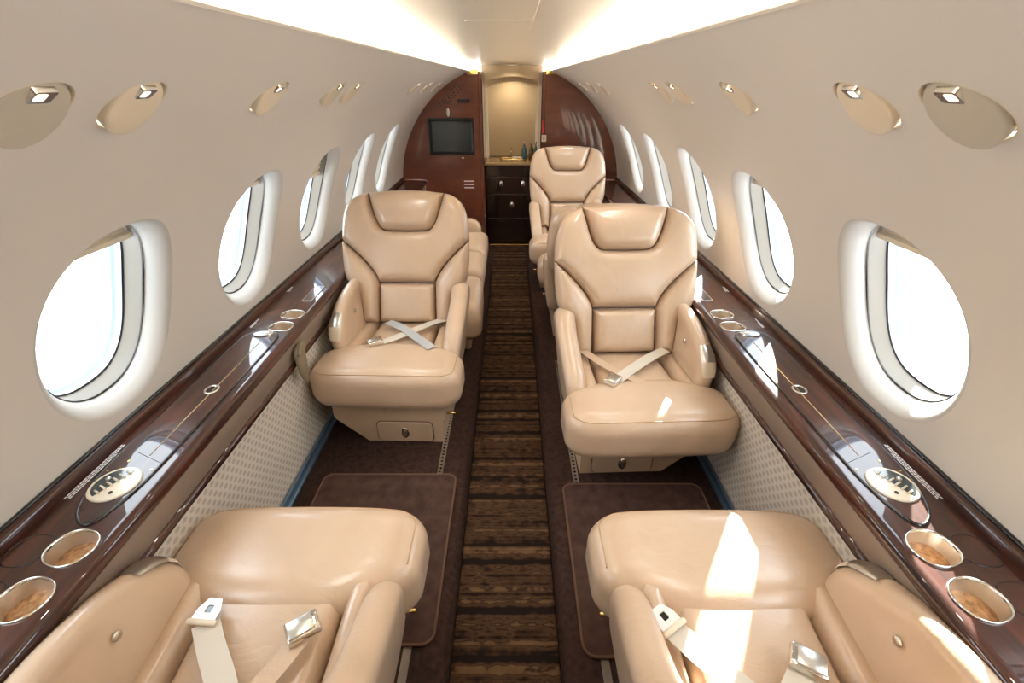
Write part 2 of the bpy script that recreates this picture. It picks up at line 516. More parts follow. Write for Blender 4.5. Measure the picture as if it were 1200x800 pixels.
WIN_MESH = {}
def build_window(sg, y0, n, side, shade):
    def ring(q, dep, e=2.25, nn=64):
        return [on_wall(sg, y0 + p[0], S_WIN + p[1], dep) for p in oval(0, 0, WA - q, WB - q, nn, e)]
    prof = [(0, 0), (0.004, 0.0008), (0.010, 0.004), (0.018, 0.011), (0.026, 0.021), (0.033, 0.033), (0.037, 0.044)]
    fr = mk('window_%d' % n, loft([ring(q, d) for q, d in prof]), 'reveal')
    k_ = WIN_Y.index(y0)
    struct(fr, '%s oval cabin window from the aft end of the %s wall%s' % (['first', 'second', 'third', 'fourth', 'fifth', 'sixth', 'seventh'][k_], side, ', its shade partly drawn' if shade > 0.1 else ''), 'window')
    mk('gasket', loft([ring(q, d, 2.35) for q, d in ((0.037, 0.044), (0.0385, 0.0465), (0.042, 0.0465), (0.0425, 0.044))]), 'gasket', fr)
    mk('frame', loft([ring(q, d, 2.5) for q, d in ((0.041, 0.046), (0.043, 0.049), (0.046, 0.082), (0.048, 0.084))]), 'frame', fr)
    mk('seal', loft([ring(q, d, 2.6) for q, d in ((0.047, 0.083), (0.049, 0.088), (0.052, 0.088), (0.053, 0.086))]), 'gasket', fr)
    mk('pane_edge', loft([ring(q, d, 2.6) for q, d in ((0.051, 0.0875), (0.053, 0.104), (0.060, 0.106), (0.061, 0.118))]), 'plex', fr)
    o2 = oval(0, 0, WA - 0.059, WB - 0.059, 40, 2.6)
    V, F_, D = region(o2, (), 0.05)
    mk('pane', ([on_wall(sg, y0 + p[0], S_WIN + p[1], 0.108) for p in V], F_), 'glass', fr)
    # pleated shade, pulled down by the given amount
    b0 = WB - 0.046; a0 = WA - 0.046
    drop = shade
    top = b0; bot = b0 - drop
    rows = max(4, int(drop / 0.012) + 2)
    rings = []
    for k in range(rows):
        v = top - 0.012 - (drop - 0.012) * k / (rows - 1)
        hw = a0 * max(0.02, 1 - abs(v / b0) ** 2.5) ** (1 / 2.5) - 0.001
        dep = 0.066 + (0.006 if k % 2 else 0.0)
        rings.append([on_wall(sg, y0 - hw + 2 * hw * i / 12, S_WIN + v, dep) for i in range(13)])
    mk('shade', loft(rings, False), 'shade', fr, smooth=False)
    v = bot; hw = a0 * max(0.02, 1 - abs(v / b0) ** 2.5) ** (1 / 2.5) - 0.001
    bar = []
    for i in range(13):
        yy = y0 - hw + 2 * hw * i / 12
        bar.append([on_wall(sg, yy, S_WIN + v + ds, dp) for ds, dp in ((0, 0.060), (0.014, 0.060), (0.014, 0.074), (0, 0.074))])
    mk('shade_bar', loft(bar, True, (True, True)), 'cream', fr, autosmooth=30)
    # daylight portal for the sampler (gives off no light itself)
    return fr
n = 0
for sg, side in ((-1, 'left'), (1, 'right')):
    for k, y in enumerate(WIN_Y):
        n += 1
        sh = {2: 0.072, 3: 0.066, 4: 0.05, 5: 0.035, 6: 0.035}.get(k, 0.05)
        if side == 'left' and k == 4: sh = 0.15
        build_window(sg, y, n, side, sh)
        pl = bpy.data.lights.new('window_daylight', 'AREA')
        pl.shape = 'RECTANGLE'; pl.size = 0.30; pl.size_y = 0.40
        pl.cycles.is_portal = True
        po = bpy.data.objects.new('window_daylight', pl); COL.objects.link(po)
        po.location = on_wall(sg, y, S_WIN, 0.125)
        nrm = Vector((sg * math.cos(WIN_A), 0, math.sin(WIN_A)))
        po.rotation_euler = nrm.to_track_quat('Z', 'Y').to_euler()

# ------------------------------------------------------------------ ceiling
cz = []
for i in range(25):
    x = -0.43 + 0.86 * i / 24
    cz.append((x, 1.513 - 0.022 * (abs(x) / 0.43) ** 2.2))
cz = [(-0.47, 1.40), (-0.455, 1.475)] + cz + [(0.455, 1.475), (0.47, 1.40)]
ce = struct(mk('ceiling', extrude_y(cz, YA, 4.72, cuts=6), 'ceiling'), 'pale glossy vaulted ceiling panel between two glowing coves', 'ceiling')
for x0, x1, y0, y1 in ((-0.10, 0.07, 0.95, 1.35), (-0.10, 0.07, 1.36, 1.62)):
    o = rrect(x0, x1, y0, y1, 0.012)
    mk('hatch', slab(o, 0.0, 0.0012, lambda u, v, h: (u, v, 1.5125 - 0.022 * (abs(u) / 0.43) ** 2.2 - h), 0.0006), 'ceiling', ce, smooth=False)

# ------------------------------------------------------------------ floor
fl = struct(mk('floor', extrude_y([(-0.95, -0.002), (0.95, -0.002)], YA, 4.8), 'carpet'), 'dark brown carpeted cabin floor with raised seat platforms', 'floor')
for sg in (-1, 1):
    prof = [(0.150, -0.002), (0.152, 0.018), (0.160, 0.040), (0.174, 0.054), (0.195, ZP), (0.9, ZP), (0.9, -0.002)]
    rings = []
    for y, s in ((YA, 1), (3.60, 1), (3.68, 0.95), (3.74, 0.75), (3.78, 0.4), (3.79, 0.0)):
        rings.append([(sg * (x + (1 - s) * 0.05 * (x < 0.2)), y, max(-0.002, z * s)) for x, z in prof])
    mk('platform', loft(rings, False), 'carpet', fl)
ru = mk('aisle_runner', slab(rrect(-0.1475, 0.1475, YA + 0.02, 4.30, 0.004, 2), -0.001, 0.006, bev=0.003), 'stripes', smooth=False)
tag(ru, 'aisle carpet with uneven brown, black and tan stripes across its width', 'carpet')
th = mk('threshold_strip', box(-0.20, 0.24, 4.305, 4.335, -0.001, 0.010), 'brass', smooth=False)
tag(th, 'thin brass threshold strip across the floor before the galley drawers', 'threshold')
def floor_mat(sg, x0, x1, y0, y1, label):
    pts = rrect(x0, x1, y0, y1, 0.035, 8)
    g = pillow(pts, 0.012, 0.0, 0.012, lambda u, v, h: (u, v, ZP + max(h, 0) + 0.0005), 0.05, 0.015)
    o = mk('floor_mat', g, 'mat_carpet')
    ins = rrect(x0 + 0.003, x1 - 0.003, y0 + 0.003, y1 - 0.003, 0.033, 8)
    mk('binding', tube([(p[0], p[1], ZP + 0.009) for p in ins], 0.0042, 8, True), 'mat_edge', o)
    tag(o, label, 'floor mat', 'footwell floor mats')
floor_mat(-1, -0.700, -0.192, 0.655, 1.270, 'dark brown rounded floor mat left of the striped runner')
floor_mat(1, 0.205, 0.720, 0.625, 1.222, 'dark brown rounded floor mat right of the striped runner')
for sg, x0, lab in ((-1, -0.262, 'narrow perforated metal seat track along the floor beside the mat left of the aisle'),
                    (1, 0.262, 'narrow perforated metal seat track along the floor beside the mat right of the aisle')):
    t = thing('seat_track', lab, 'seat track', (x0, 0, ZP), group='floor seat tracks')
    mk('rail', shift(box(-0.011, 0.011, 0.2, 2.10, -0.001, 0.003, 0.001), 0, 0, 0), 'satin', t, smooth=False)
    dots = []
    for i in range(75):
        y = 0.66 + i * 0.019
        dots.append(slab(oval(0, y, 0.0055, 0.0055, 8), 0.003, 0.0034))
    h = mk('lock_holes', join(*dots), 'black', t, smooth=False); h['kind'] = 'stuff'
# ------------------------------------------------------------------ side ledges
def arc_prof(c, r, a0, a1, n):
    return [(c[0] + r * math.cos(RAD(a0 + (a1 - a0) * i / n)), c[1] + r * math.sin(RAD(a0 + (a1 - a0) * i / n))) for i in range(n + 1)]
YL0, YL1 = YA + 0.01, YB - 0.004
CUPS_NEAR = [(0.808, 0.550), (0.808, 0.452)]
CUPS_MID = [(0.806, 1.437), (0.806, 1.535)]
def build_ledge(sg, side):
    root = thing('side_ledge', 'glossy dark wood ledge with cup holders running along the %s cabin wall' % side, 'ledge', (0, 0, 0), group='wood side ledges')
    X = lambda x: sg * x
    cup_o = []
    for i, (cx, cy) in enumerate(CUPS_NEAR): cup_o.append(oval(cx, cy, 0.042, 0.037, 40, 2.3, RAD(16)))
    for cx, cy in CUPS_MID: cup_o.append(oval(cx, cy, 0.040, 0.034, 40, 2.5, RAD(8)))
    outer = resample([(0.762, YL0), (0.930, YL0), (0.930, YL1), (0.762, YL1)], 0.05)
    V, F_, D = region(outer, cup_o, 0.05)
    mk('top', ([(X(p[0]), p[1], LEDGE) for p in V], F_), 'wood', root)
    front = [(0.762, LEDGE)] + [(0.762 - 0.018 * math.sin(RAD(a)), LEDGE - 0.018 + 0.018 * math.cos(RAD(a))) for a in range(15, 91, 15)] + [(0.744, 0.594), (0.747, 0.586), (0.756, 0.583)]
    mk('front_edge', extrude_y([(X(x), z) for x, z in front], YL0, YL1), 'wood', root)
    rail = [(0.929, LEDGE - 0.001), (0.930, LEDGE + 0.012), (0.933, LEDGE + 0.019), (0.938, LEDGE + 0.023), (0.946, LEDGE + 0.025), (0.958, LEDGE + 0.026)]
    mk('back_rail', extrude_y([(X(x), z) for x, z in rail], YL0, YL1), 'wood', root)
    mk('edge_line', extrude_y([(X(x), z) for x, z in ((0.941, LEDGE + 0.0245), (0.944, LEDGE + 0.029), (0.950, LEDGE + 0.029), (0.951, LEDGE + 0.024))], YL0, YL1, True), 'black', root)
    mk('fascia', extrude_y([(X(x), z) for x, z in ((0.758, 0.590), (0.755, 0.583), (0.761, 0.545), (0.772, 0.500), (0.778, 0.490))], YL0, YL1), 'trim_leather', WALLS[side])
    bead = arc_prof((0.775, 0.490), 0.011, 0, 360, 12)[:-1]
    mk('trim_bead', extrude_y([(X(x), z) for x, z in bead], YL0, YL1, True), 'wood', WALLS[side])
    bead2 = arc_prof((0.780, 0.473), 0.006, 0, 360, 10)[:-1]
    mk('trim_bead', extrude_y([(X(x), z) for x, z in bead2], YL0, YL1, True), 'black', WALLS[side])
    mk('lower_panel', extrude_y([(X(x), z) for x, z in ((0.783, 0.478), (0.792, 0.35), (0.799, 0.2), (0.804, ZP + 0.004))], YL0, YL1), 'dot_fabric', WALLS[side])
    # metal channel at the foot of the fabric panel
    ch = [(0.768, ZP), (0.768, ZP + 0.010), (0.774, ZP + 0.012), (0.776, ZP + 0.006), (0.786, ZP + 0.006), (0.788, ZP + 0.020), (0.797, ZP + 0.022)]
    mk('floor_channel', extrude_y([(X(x), z) for x, z in ch], YL0, YL1), 'blue_rail', WALLS[side], smooth=False)
    # cup holders sunk into the top
    for o in cup_o:
        c = np.array(o).mean(0)
        sc = lambda k, z: [(X(c[0] + (p[0] - c[0]) * k), c[1] + (p[1] - c[1]) * k, z) for p in o]
        cup = mk('cup_holder', loft([sc(1.0, LEDGE + 0.0005), sc(0.985, LEDGE - 0.004), sc(0.93, LEDGE - 0.030), sc(0.90, LEDGE - 0.052)]), 'cup_metal', root)
        mk('rim', loft([sc(1.075, LEDGE + 0.0002), sc(1.07, LEDGE + 0.003), sc(1.03, LEDGE + 0.0042), sc(0.995, LEDGE + 0.003), sc(0.985, LEDGE - 0.002)]), 'chrome', cup)
        mk('cork_floor', slab(sc(0.935, 0), LEDGE - 0.056, LEDGE - 0.031), 'cork', cup, smooth=False)
    # table lid: a raised leaf with a pointed rounded end, outlined by a dark groove
    lid = spline([(0.905, 1.30), (0.903, 0.95), (0.898, 0.74), (0.872, 0.645), (0.838, 0.605), (0.812, 0.607), (0.793, 0.660), (0.783, 0.75), (0.781, 0.95), (0.781, 1.30), (0.790, 1.372), (0.820, 1.398), (0.868, 1.398), (0.897, 1.372)], 6, True)
    def lidmap(u, v, h): return (X(u), v, LEDGE + h)
    lo = mk('table_lid', slab([p[:2] for p in lid], 0.0, 0.0035, lidmap, 0.002), 'wood', root, autosmooth=40)
    gp = [(X(p[0]), p[1], LEDGE + 0.0012) for p in lid]
    mk('groove', tube(gp, 0.0034, 6, True), 'black', lo)
    mk('crease', tube([(X(0.826), 0.79, LEDGE + 0.003), (X(0.826), 1.33, LEDGE + 0.003)], 0.0016, 6), 'counter', lo)
    mk('crease', tube([(X(0.783), 0.765, LEDGE + 0.003), (X(0.86), 0.80, LEDGE + 0.003)], 0.0010, 6), 'black', lo)
    # round control disc: cream ring, dark upper half, comb of pins
    gx, gy, gr = 0.840, 0.702, 0.049
    dz = LEDGE + 0.0035
    disc = mk('control_disc', slab(oval(gx, gy, gr, gr, 48), 0, 0.004, lambda u, v, h: (X(u), v, dz + h), 0.002), 'cream', root, autosmooth=40)
    ang = RAD(-62)
    dv = (math.cos(ang), math.sin(ang)); nv = (-dv[1], dv[0])          # along the comb and across it
    half_pts = []
    for i in range(25):
        t = math.pi * i / 24
        a, b = 0.041 * math.cos(t), 0.041 * math.sin(t)
        half_pts.append((gx + dv[0] * a + nv[0] * b, gy + dv[1] * a + nv[1] * b))
    mk('dark_face', slab(half_pts, 0, 0.0008, lambda u, v, h: (X(u), v, dz + 0.004 + h)), 'screen', disc, smooth=False)
    for i in range(6):
        a = -0.031 + 0.0124 * i
        L = 0.015 if i in (0, 5) else 0.020
        c0 = (gx + dv[0] * a - nv[0] * 0.004, gy + dv[1] * a - nv[1] * 0.004)
        c1 = (c0[0] + nv[0] * L, c0[1] + nv[1] * L)
        mk('pin', tube([(X(c0[0]), c0[1], dz + 0.0055), (X((c0[0] + c1[0]) / 2), (c0[1] + c1[1]) / 2, dz + 0.0060), (X(c1[0]), c1[1], dz + 0.0055)], 0.0023, 8), 'cream', disc)
    k0 = (gx + dv[0] * 0.018 - nv[0] * 0.022, gy + dv[1] * 0.018 - nv[1] * 0.022)
    mk('jack', slab(oval(k0[0], k0[1], 0.0042, 0.0042, 14), 0, 0.0012, lambda u, v, h: (X(u), v, dz + 0.004 + h)), 'black', disc, smooth=False)
    mk('knob', shift(rbox(0.010, 0.010, 0.006, 0.0029, 3), X(gx + nv[0] * 0.024), gy + nv[1] * 0.024, dz + 0.006), 'satin', disc)
    for (bx, by) in ((0.862, 0.772), (0.795, 0.715), (0.792, 0.745), (0.887, 0.742)):
        mk('screw', slab(oval(bx, by, 0.0028, 0.0028, 10), 0, 0.001, lambda u, v, h: (X(u), v, dz + h)), 'brass', lo, smooth=False)
    # finger ring of the lid
    kx, ky = 0.832, 1.052
    fr = mk('finger_ring', loft([[(X(p[0]), p[1], dz + z) for p in oval(kx, ky, r_, r_ * 1.15, 28)] for r_, z in ((0.0195, 0.0), (0.019, 0.002), (0.0165, 0.003), (0.0145, 0.001), (0.0140, 0.0003))]), 'satin', lo)
    mk('recess', slab(oval(kx, ky, 0.0143, 0.0165, 24), 0, 0.0006, lambda u, v, h: (X(u), v, dz + h)), 'black', fr, smooth=False)
    # small silver air outlet at the far end of the lid
    vo = oval(0.838, 1.376, 0.034, 0.020, 32, 2.0, RAD(-12))
    ao = mk('air_outlet', slab(vo, 0, 0.006, lambda u, v, h: (X(u), v, dz + h), 0.003), 'chrome', root, autosmooth=40)
    mk('slot', slab(oval(0.838, 1.376, 0.018, 0.005, 20, 2.0, RAD(-12)), 0, 0.0008, lambda u, v, h: (X(u), v, dz + 0.006 + h)), 'satin', ao, smooth=False)
    # outlined socket cover further on
    for yy in (1.73, 3.05):
        pc = mk('socket_cover', slab(rrect(0.779, 0.822, yy - 0.075, yy + 0.075, 0.004), 0, 0.002, lambda u, v, h: (X(u), v, LEDGE + h), 0.0008), 'dark_wood', root, smooth=False)
        mk('outline', tube([(X(p[0]), p[1], LEDGE + 0.002) for p in rrect(0.781, 0.820, yy - 0.073, yy + 0.073, 0.004)], 0.0011, 5, True), 'satin', pc)
    # oval inlay rings beside the cups
    for cx, cy in ((0.885, 0.545), (0.886, 0.450), (0.874, 1.450), (0.874, 1.545)):
        mk('inlay_ring', tube([(X(p[0]), p[1], LEDGE) for p in oval(cx, cy, 0.036, 0.034, 28, 2.6)], 0.0011, 5, True), 'black', root)
    # placards: rows of tiny white print on the back rail
    rnd = random.Random(5)
    def placard(y0, y1, x0, rows):
        bars = []
        for rr in range(rows):
            y = y0 + 0.004 * (rr % 2)
            xx = x0 + 0.0052 * rr
            end = y1 - (0.03 if rr == 0 else 0.0)
            while y < end:
                L = rnd.uniform(0.004, 0.011)
                bars.append(slab([(xx, y), (xx + 0.0030, y), (xx + 0.0030, min(y + L, end)), (xx, min(y + L, end))], 0, 0.0004, lambda u, v, h: (X(u), v, LEDGE + 0.0006 + h + max(0.0, u - 0.930) * 1.2 + (0.012 if u > 0.930 else 0.0))))
                y += L + 0.0018
        o = mk('placard', join(*bars), 'white_print', root, smooth=False)
        o['label'] = 'rows of tiny white placard print'
    placard(0.665, 0.830, 0.909, 3)
    placard(1.43, 1.50, 0.909, 2)
    placard(1.75, 1.80, 0.909, 3)
    return root
for sg, side in ((-1, 'left'), (1, 'right')):
    build_ledge(sg, side)

# ------------------------------------------------------------------ overhead reading-light discs
def build_disc(sg, k, y0, side):
    a = S_DISC / R
    nrm = Vector((sg * math.cos(a), 0, math.sin(a)))
    up = Vector((-sg * math.sin(a), 0, math.cos(a)))
    c = Vector(on_wall(sg, y0, S_DISC))
    ordn = ['first', 'second', 'third', 'fourth', 'fifth', 'sixth', 'seventh', 'eighth'][k]
    grp = 'overhead reading light discs'
    lab = '%s oval reading-light disc from the aft end of the row over the %s windows' % (ordn, side)
    t = thing('reading_light', lab, 'reading light', tuple(c), group=grp)
    def W(y, s, d):          # local: along the cabin, up the wall, outwards
        p = Vector(on_wall(sg, y0 + y, S_DISC + s, d)); return tuple(p - c)
    rg = lambda r_, d: [W(p[0], p[1], d) for p in oval(0, 0, r_, r_, 36)]
    mk('bezel', loft([rg(DR + 0.001, 0.0004), rg(DR, -0.0006), rg(DR - 0.001, 0.0005), rg(DR - 0.0015, 0.006), rg(DR - 0.002, 0.022)]), 'cream', t)
    mk('gap', loft([rg(DR - 0.002, 0.010), rg(DR - 0.007, 0.011)]), 'gasket', t)
    rows = []
    for rr, dd in ((0.0496, 0.014), (0.0496, -0.002), (0.0485, -0.0050), (0.046, -0.0060), (0.032, -0.0064), (0.016, -0.0068), (0.001, -0.0070)):
        rows.append([W(p[0], p[1], dd + 0.20 * p[1]) for p in oval(0, 0, rr, rr, 36)])
    mk('dome', loft(rows, True, (False, True)), 'disc' if k == 0 else 'cream', t)  # shade coloured into the first dome, warm lamplight into the cream ones
    pk = [W(p[0], p[1], -0.0035) for p in rrect(-0.017, 0.013, 0.019, 0.040, 0.004)]
    pk0 = [W(p[0], p[1], 0.006) for p in rrect(-0.019, 0.015, 0.016, 0.043, 0.004)]
    h = mk('lamp_housing', loft([pk0, pk], True, (False, True)), 'chrome', t, autosmooth=35)
    ln = [W(p[0], p[1], -0.0031) for p in rrect(-0.013, 0.002, 0.023, 0.037, 0.003)]
    ln2 = [W(p[0], p[1], -0.0043) for p in rrect(-0.012, 0.001, 0.024, 0.036, 0.003)]
    mk('lens', loft([ln, ln2], True, (False, True)), 'lens', h)
    sd = bpy.data.lights.new('reading_lamp', 'SPOT'); sd.energy = 1.3; sd.color = (1.0, 0.95, 0.88)
    sd.spot_size = RAD(110); sd.spot_blend = 0.9; sd.shadow_soft_size = 0.012
    so = bpy.data.objects.new('reading_lamp', sd); COL.objects.link(so); so.parent = t
    so.location = Vector(W(0, 0.031, -0.022))
    so.rotation_euler = Vector((sg * 0.35, 0, 1)).to_track_quat('Z', 'Y').to_euler()
for sg, side in ((-1, 'left'), (1, 'right')):
    for k, y in enumerate(DISC_Y): build_disc(sg, k, y, side)

# ------------------------------------------------------------------ forward partition, galley, aft wall
def circ(x0, x1, z0=0.0, rr=R + 0.004, n=40):
    """outline of the cabin section between x0 and x1 (same side) above z0"""
    pts = []
    sgn = 1 if (x0 + x1) > 0 else -1
    xs = np.linspace(min(abs(x0), abs(x1)), max(abs(x0), abs(x1)), n)
    pts = [(sgn * x, min(ZC + math.sqrt(max(0, rr * rr - x * x)), 1.468)) for x in xs]
    outx = sgn * max(abs(x0), abs(x1)); inx = sgn * min(abs(x0), abs(x1))
    pts += [(outx, z0), (inx, z0)]
    return pts
XL, XR = -0.226, 0.262
TV = (-0.682, -0.316, 0.838, 1.106)
def plate(name, outline, holes, y, thick, material, parent=None, spacing=0.08):
    o = resample(outline, 0.04)
    V, F_, D = region(o, holes, spacing)
    n_ = len(V)
    verts = [(p[0], y, p[1]) for p in V] + [(p[0], y + thick, p[1]) for p in V]
    faces = list(F_) + [tuple(i + n_ for i in reversed(f)) for f in F_]
    nb = len(o); base = 0
    for b in [o] + [np.array(h) for h in holes]:
        k = len(b)
        for i in range(k):
            j = (i + 1) % k
            faces.append((base + i, base + j, base + j + n_, base + i + n_))
        base += k
    return mk(name, (verts, faces), material, parent, smooth=False)
bl = thing('partition_panel', 'glossy reddish-brown wood partition with a small screen, left of the galley', 'partition', (0, 0, 0))
tvh = resample([(TV[0], TV[2]), (TV[1], TV[2]), (TV[1], TV[3]), (TV[0], TV[3])], 0.03)
plate('panel', circ(XL - 0.03, -0.953), [tvh], YB, 0.03, 'bulk_wood', bl)
scr = mk('screen_bezel', loft([[(x, y, z) for x, z in rrect(TV[0] - e, TV[1] + e, TV[2] - e, TV[3] + e, 0.004)] for e, y in ((0.012, YB), (0.010, YB - 0.008), (0.0, YB - 0.008), (-0.008, YB + 0.022), (-0.02, YB + 0.024))]), 'black', bl, autosmooth=30)
mk('screen', shift(box(TV[0] + 0.015, TV[1] - 0.015, 0, 0.006, TV[2] + 0.015, TV[3] - 0.015), 0, YB + 0.022, 0), 'screen', scr, smooth=False)
mk('latch', slab(oval(-0.515, 1.158, 0.014, 0.032, 24), 0, 0.014, lambda u, v, h: (u, YB - h, v), 0.006), 'satin', bl)
for i in range(8):
    for j in range(3):
        x = -0.58 + 0.022 * i + 0.012 * j; z = 1.205 + 0.020 * i + 0.020 * (1 - j)
        if x * x + (z - ZC) ** 2 < (R - 0.03) ** 2:
            mk('speaker_slot', slab(rrect(x - 0.008, x + 0.008, z - 0.005, z + 0.005, 0.003, 2), 0, 0.001, lambda u, v, h: (u, YB - h, v)), 'black', bl, smooth=False)
mk('card_slot', slab(rrect(-0.435, -0.330, 1.228, 1.256, 0.006), 0, 0.002, lambda u, v, h: (u, YB - h, v)), 'black', bl, smooth=False)
for i in range(3):
    mk('placard_line', slab(rrect(-0.410, -0.320, 0.605 - 0.028 * i, 0.614 - 0.028 * i, 0.002, 2), 0, 0.001, lambda u, v, h: (u, YB - h, v)), 'white_print', bl, smooth=False)
mk('indicator', slab(rrect(-0.42, -0.40, 0.800, 0.808, 0.003, 2), 0, 0.002, lambda u, v, h: (u, YB - h, v)), 'white_print', bl, smooth=False)
br = thing('partition_panel', 'glossy reddish-brown wood partition with a red marker, right of the galley', 'partition', (0, 0, 0))
plate('panel', circ(XR + 0.03, 0.953), [], YB, 0.03, 'bulk_wood', br)
mk('exit_marker', slab(rrect(0.272, 0.287, 1.000, 1.105, 0.002, 2), 0, 0.002, lambda u, v, h: (u, YB - 0.012 - h, v)), 'red', br, smooth=False)
pl = mk('marker_plate', slab(rrect(0.270, 0.310, 0.935, 0.988, 0.004), 0, 0.003, lambda u, v, h: (u, YB - 0.012 - h, v)), 'cream', br, smooth=False)
mk('symbol', slab(rrect(0.284, 0.296, 0.945, 0.978, 0.002, 2), 0, 0.001, lambda u, v, h: (u, YB - 0.015 - h, v)), 'red', pl, smooth=False)
for x0, x1, p in ((XL - 0.032, XL, bl), (XR, XR + 0.032, br)):
    mk('door_post', shift(box(x0, x1, 0, 0.46, 0, 1.455, 0.006), 0, YB - 0.012, 0), 'bulk_wood', p, smooth=False)
    mk('edge_strip', shift(box(x0 + (0.026 if p is bl else -0.002), x0 + (0.034 if p is bl else 0.006), 0, 0.02, 0.75, 1.45, 0.002), 0, YB - 0.016, 0), 'dark_wood', p, smooth=False)
    xm = (x0 + x1) / 2 + (-0.06 if p is bl else 0.06)
    mk('brass_corner', shift(box(xm - 0.045, xm + 0.045, 0, 0.05, 1.432, 1.462, 0.006), 0, YB - 0.02, 0), 'brass', p, smooth=False)

# galley niche behind the opening
xs = np.linspace(XL, XR, 21); xm = (XL + XR) / 2
arch = [(x, 1.36 + 0.05 * (1 - ((x - xm) / (XR - xm)) ** 2)) for x in xs]
wf = struct(mk('wall_galley', ([(XL - 0.03, 4.70, 0), (XR + 0.03, 4.70, 0), (XR + 0.03, 4.70, 1.52), (XL - 0.03, 4.70, 1.52)], [(0, 1, 2, 3)]), 'galley_wall', smooth=False), 'plain beige back wall of the galley niche', 'wall')
pan = [(XL + 0.02, 0.76)] + [(x * 0.94 + xm * 0.06, z - 0.03) for x, z in arch] + [(XR - 0.02, 0.76)]
mk('arched_panel', slab(pan, 0, 0.02, lambda u, v, h: (u, 4.70 - h, v), 0.008), 'galley_wall', wf, smooth=False)
hd = [(x, z + 0.012) for x, z in arch] + [(XR, 1.50), (XL, 1.50)]
mk('arch_header', slab(hd, 0, 0.04, lambda u, v, h: (u, 4.62 + h, v)), 'galley_wall', wf, smooth=False)
gc = thing('galley_cabinet', 'dark wood galley drawer cabinet with oval chrome pulls between the partitions', 'cabinet', (xm, 4.36, 0))
w2 = (XR - XL) / 2 - 0.001
mk('body', box(-w2, w2, 0.012, 0.30, 0.0, 0.728), 'dark_wood', gc, smooth=False)
def drawer(z0, z1, pulls):
    d = mk('drawer', slab(rrect(-w2 + 0.012, w2 - 0.03, z0, z1, 0.006), 0, 0.016, lambda u, v, h: (u, 0.012 - h, v), 0.004), 'dark_wood', gc, smooth=False)
    for x in pulls:
        pz = (z0 + z1) / 2 + 0.01
        mk('pull', slab(oval(x, pz, 0.019, 0.031, 24), 0, 0.010, lambda u, v, h: (u, -0.004 - h, v), 0.005), 'chrome', d)
        mk('pull_slot', slab(oval(x, pz, 0.005, 0.011, 14), 0, 0.001, lambda u, v, h: (u, -0.014 - h, v)), 'black', d, smooth=False)
drawer(0.632, 0.722, [])
drawer(0.480, 0.625, [-0.10, 0.10])
drawer(0.255, 0.472, [0.0])
drawer(0.03, 0.247, [])
ct = mk('countertop', shift(box(-w2, w2, -0.02, 0.312, 0.7285, 0.750, 0.006), xm, 4.36, 0), 'counter', smooth=False)
tag(ct, 'tan countertop with small items in the galley niche', 'countertop')
def lathe(prof, n=20):
    return loft([[(r_ * math.cos(2 * math.pi * i / n), r_ * math.sin(2 * math.pi * i / n), z) for i in range(n)] for r_, z in prof], True, (True, True))
tr = thing('tray', 'small silver-rimmed tray on the galley countertop', 'tray', (0.02, 4.46, 0.7505))
mk('tray_base', slab(rrect(-0.11, 0.11, -0.06, 0.06, 0.02), 0, 0.006, bev=0.002), 'satin', tr, smooth=False)
mk('tray_rim', tube([(p[0], p[1], 0.016) for p in rrect(-0.11, 0.11, -0.06, 0.06, 0.02)], 0.005, 6, True), 'brass', tr)
bt = thing('bottle', 'tall teal glass bottle behind the tray in the galley', 'bottle', (0.13, 4.48, 0.7568))
mk('bottle_body', lathe([(0.020, 0), (0.024, 0.006), (0.024, 0.075), (0.018, 0.095), (0.009, 0.108), (0.009, 0.135)]), 'teal_glass', bt)
mk('cap', shift(lathe([(0.011, 0.128), (0.011, 0.148), (0.009, 0.150)]), 0, 0, 0), 'satin', bt)
bt = thing('bottle', 'amber glass bottle at the right edge of the galley countertop', 'bottle', (0.195, 4.50, 0.7505))
mk('bottle_body', lathe([(0.020, 0), (0.023, 0.006), (0.023, 0.085), (0.016, 0.105), (0.008, 0.118), (0.008, 0.140)]), 'amber_glass', bt)
mk('cap', lathe([(0.010, 0.135), (0.010, 0.155), (0.008, 0.157)]), 'satin', bt)
bt = thing('bottle', 'slim silver-capped teal bottle at the galley corner post', 'bottle', (0.232, 4.43, 0.7505))
mk('bottle_body', lathe([(0.013, 0), (0.016, 0.006), (0.016, 0.095), (0.011, 0.115), (0.006, 0.125), (0.006, 0.150)]), 'teal_glass', bt)
mk('cap', lathe([(0.008, 0.145), (0.008, 0.165), (0.006, 0.167)]), 'chrome', bt)
for i, (x, y, lab) in enumerate(((0.045, 4.44, 'cream folded packet on the galley tray'), (0.092, 4.425, 'small cream packet beside the teal bottle on the tray'))):
    pk = mk('packet', shift(rbox(0.05 - 0.014 * i, 0.022, 0.032, 0.006, 3), x, y, 0.7575 + 0.0165), 'cream')
    tag(pk, lab, 'packet')
fc = thing('faucet', 'slim chrome tap standing behind the tray in the galley', 'faucet', (0.01, 4.56, 0.7505))
mk('spout', tube(spline([(0, 0, 0), (0, 0, 0.07), (0, -0.02, 0.10), (0, -0.05, 0.095), (0, -0.06, 0.08)], 5), 0.006, 8), 'chrome', fc)
mk('tap_base', lathe([(0.016, 0), (0.016, 0.006), (0.010, 0.010)]), 'chrome', fc)
gl_ = thing('galley_fill_light', 'small round downlight added in the galley niche ceiling to brighten it', 'light', (xm, 4.50, 1.508))  # added fixture, no such lamp seen; brightens the galley niche
mk('lamp_ring', lathe([(0.045, 0.0), (0.045, -0.004), (0.034, -0.006), (0.030, -0.002)][::-1]), 'satin', gl_)
mk('lamp_lens', shift(lathe([(0.028, -0.0065), (0.030, -0.002)]), 0, 0, 0), 'lens', gl_)
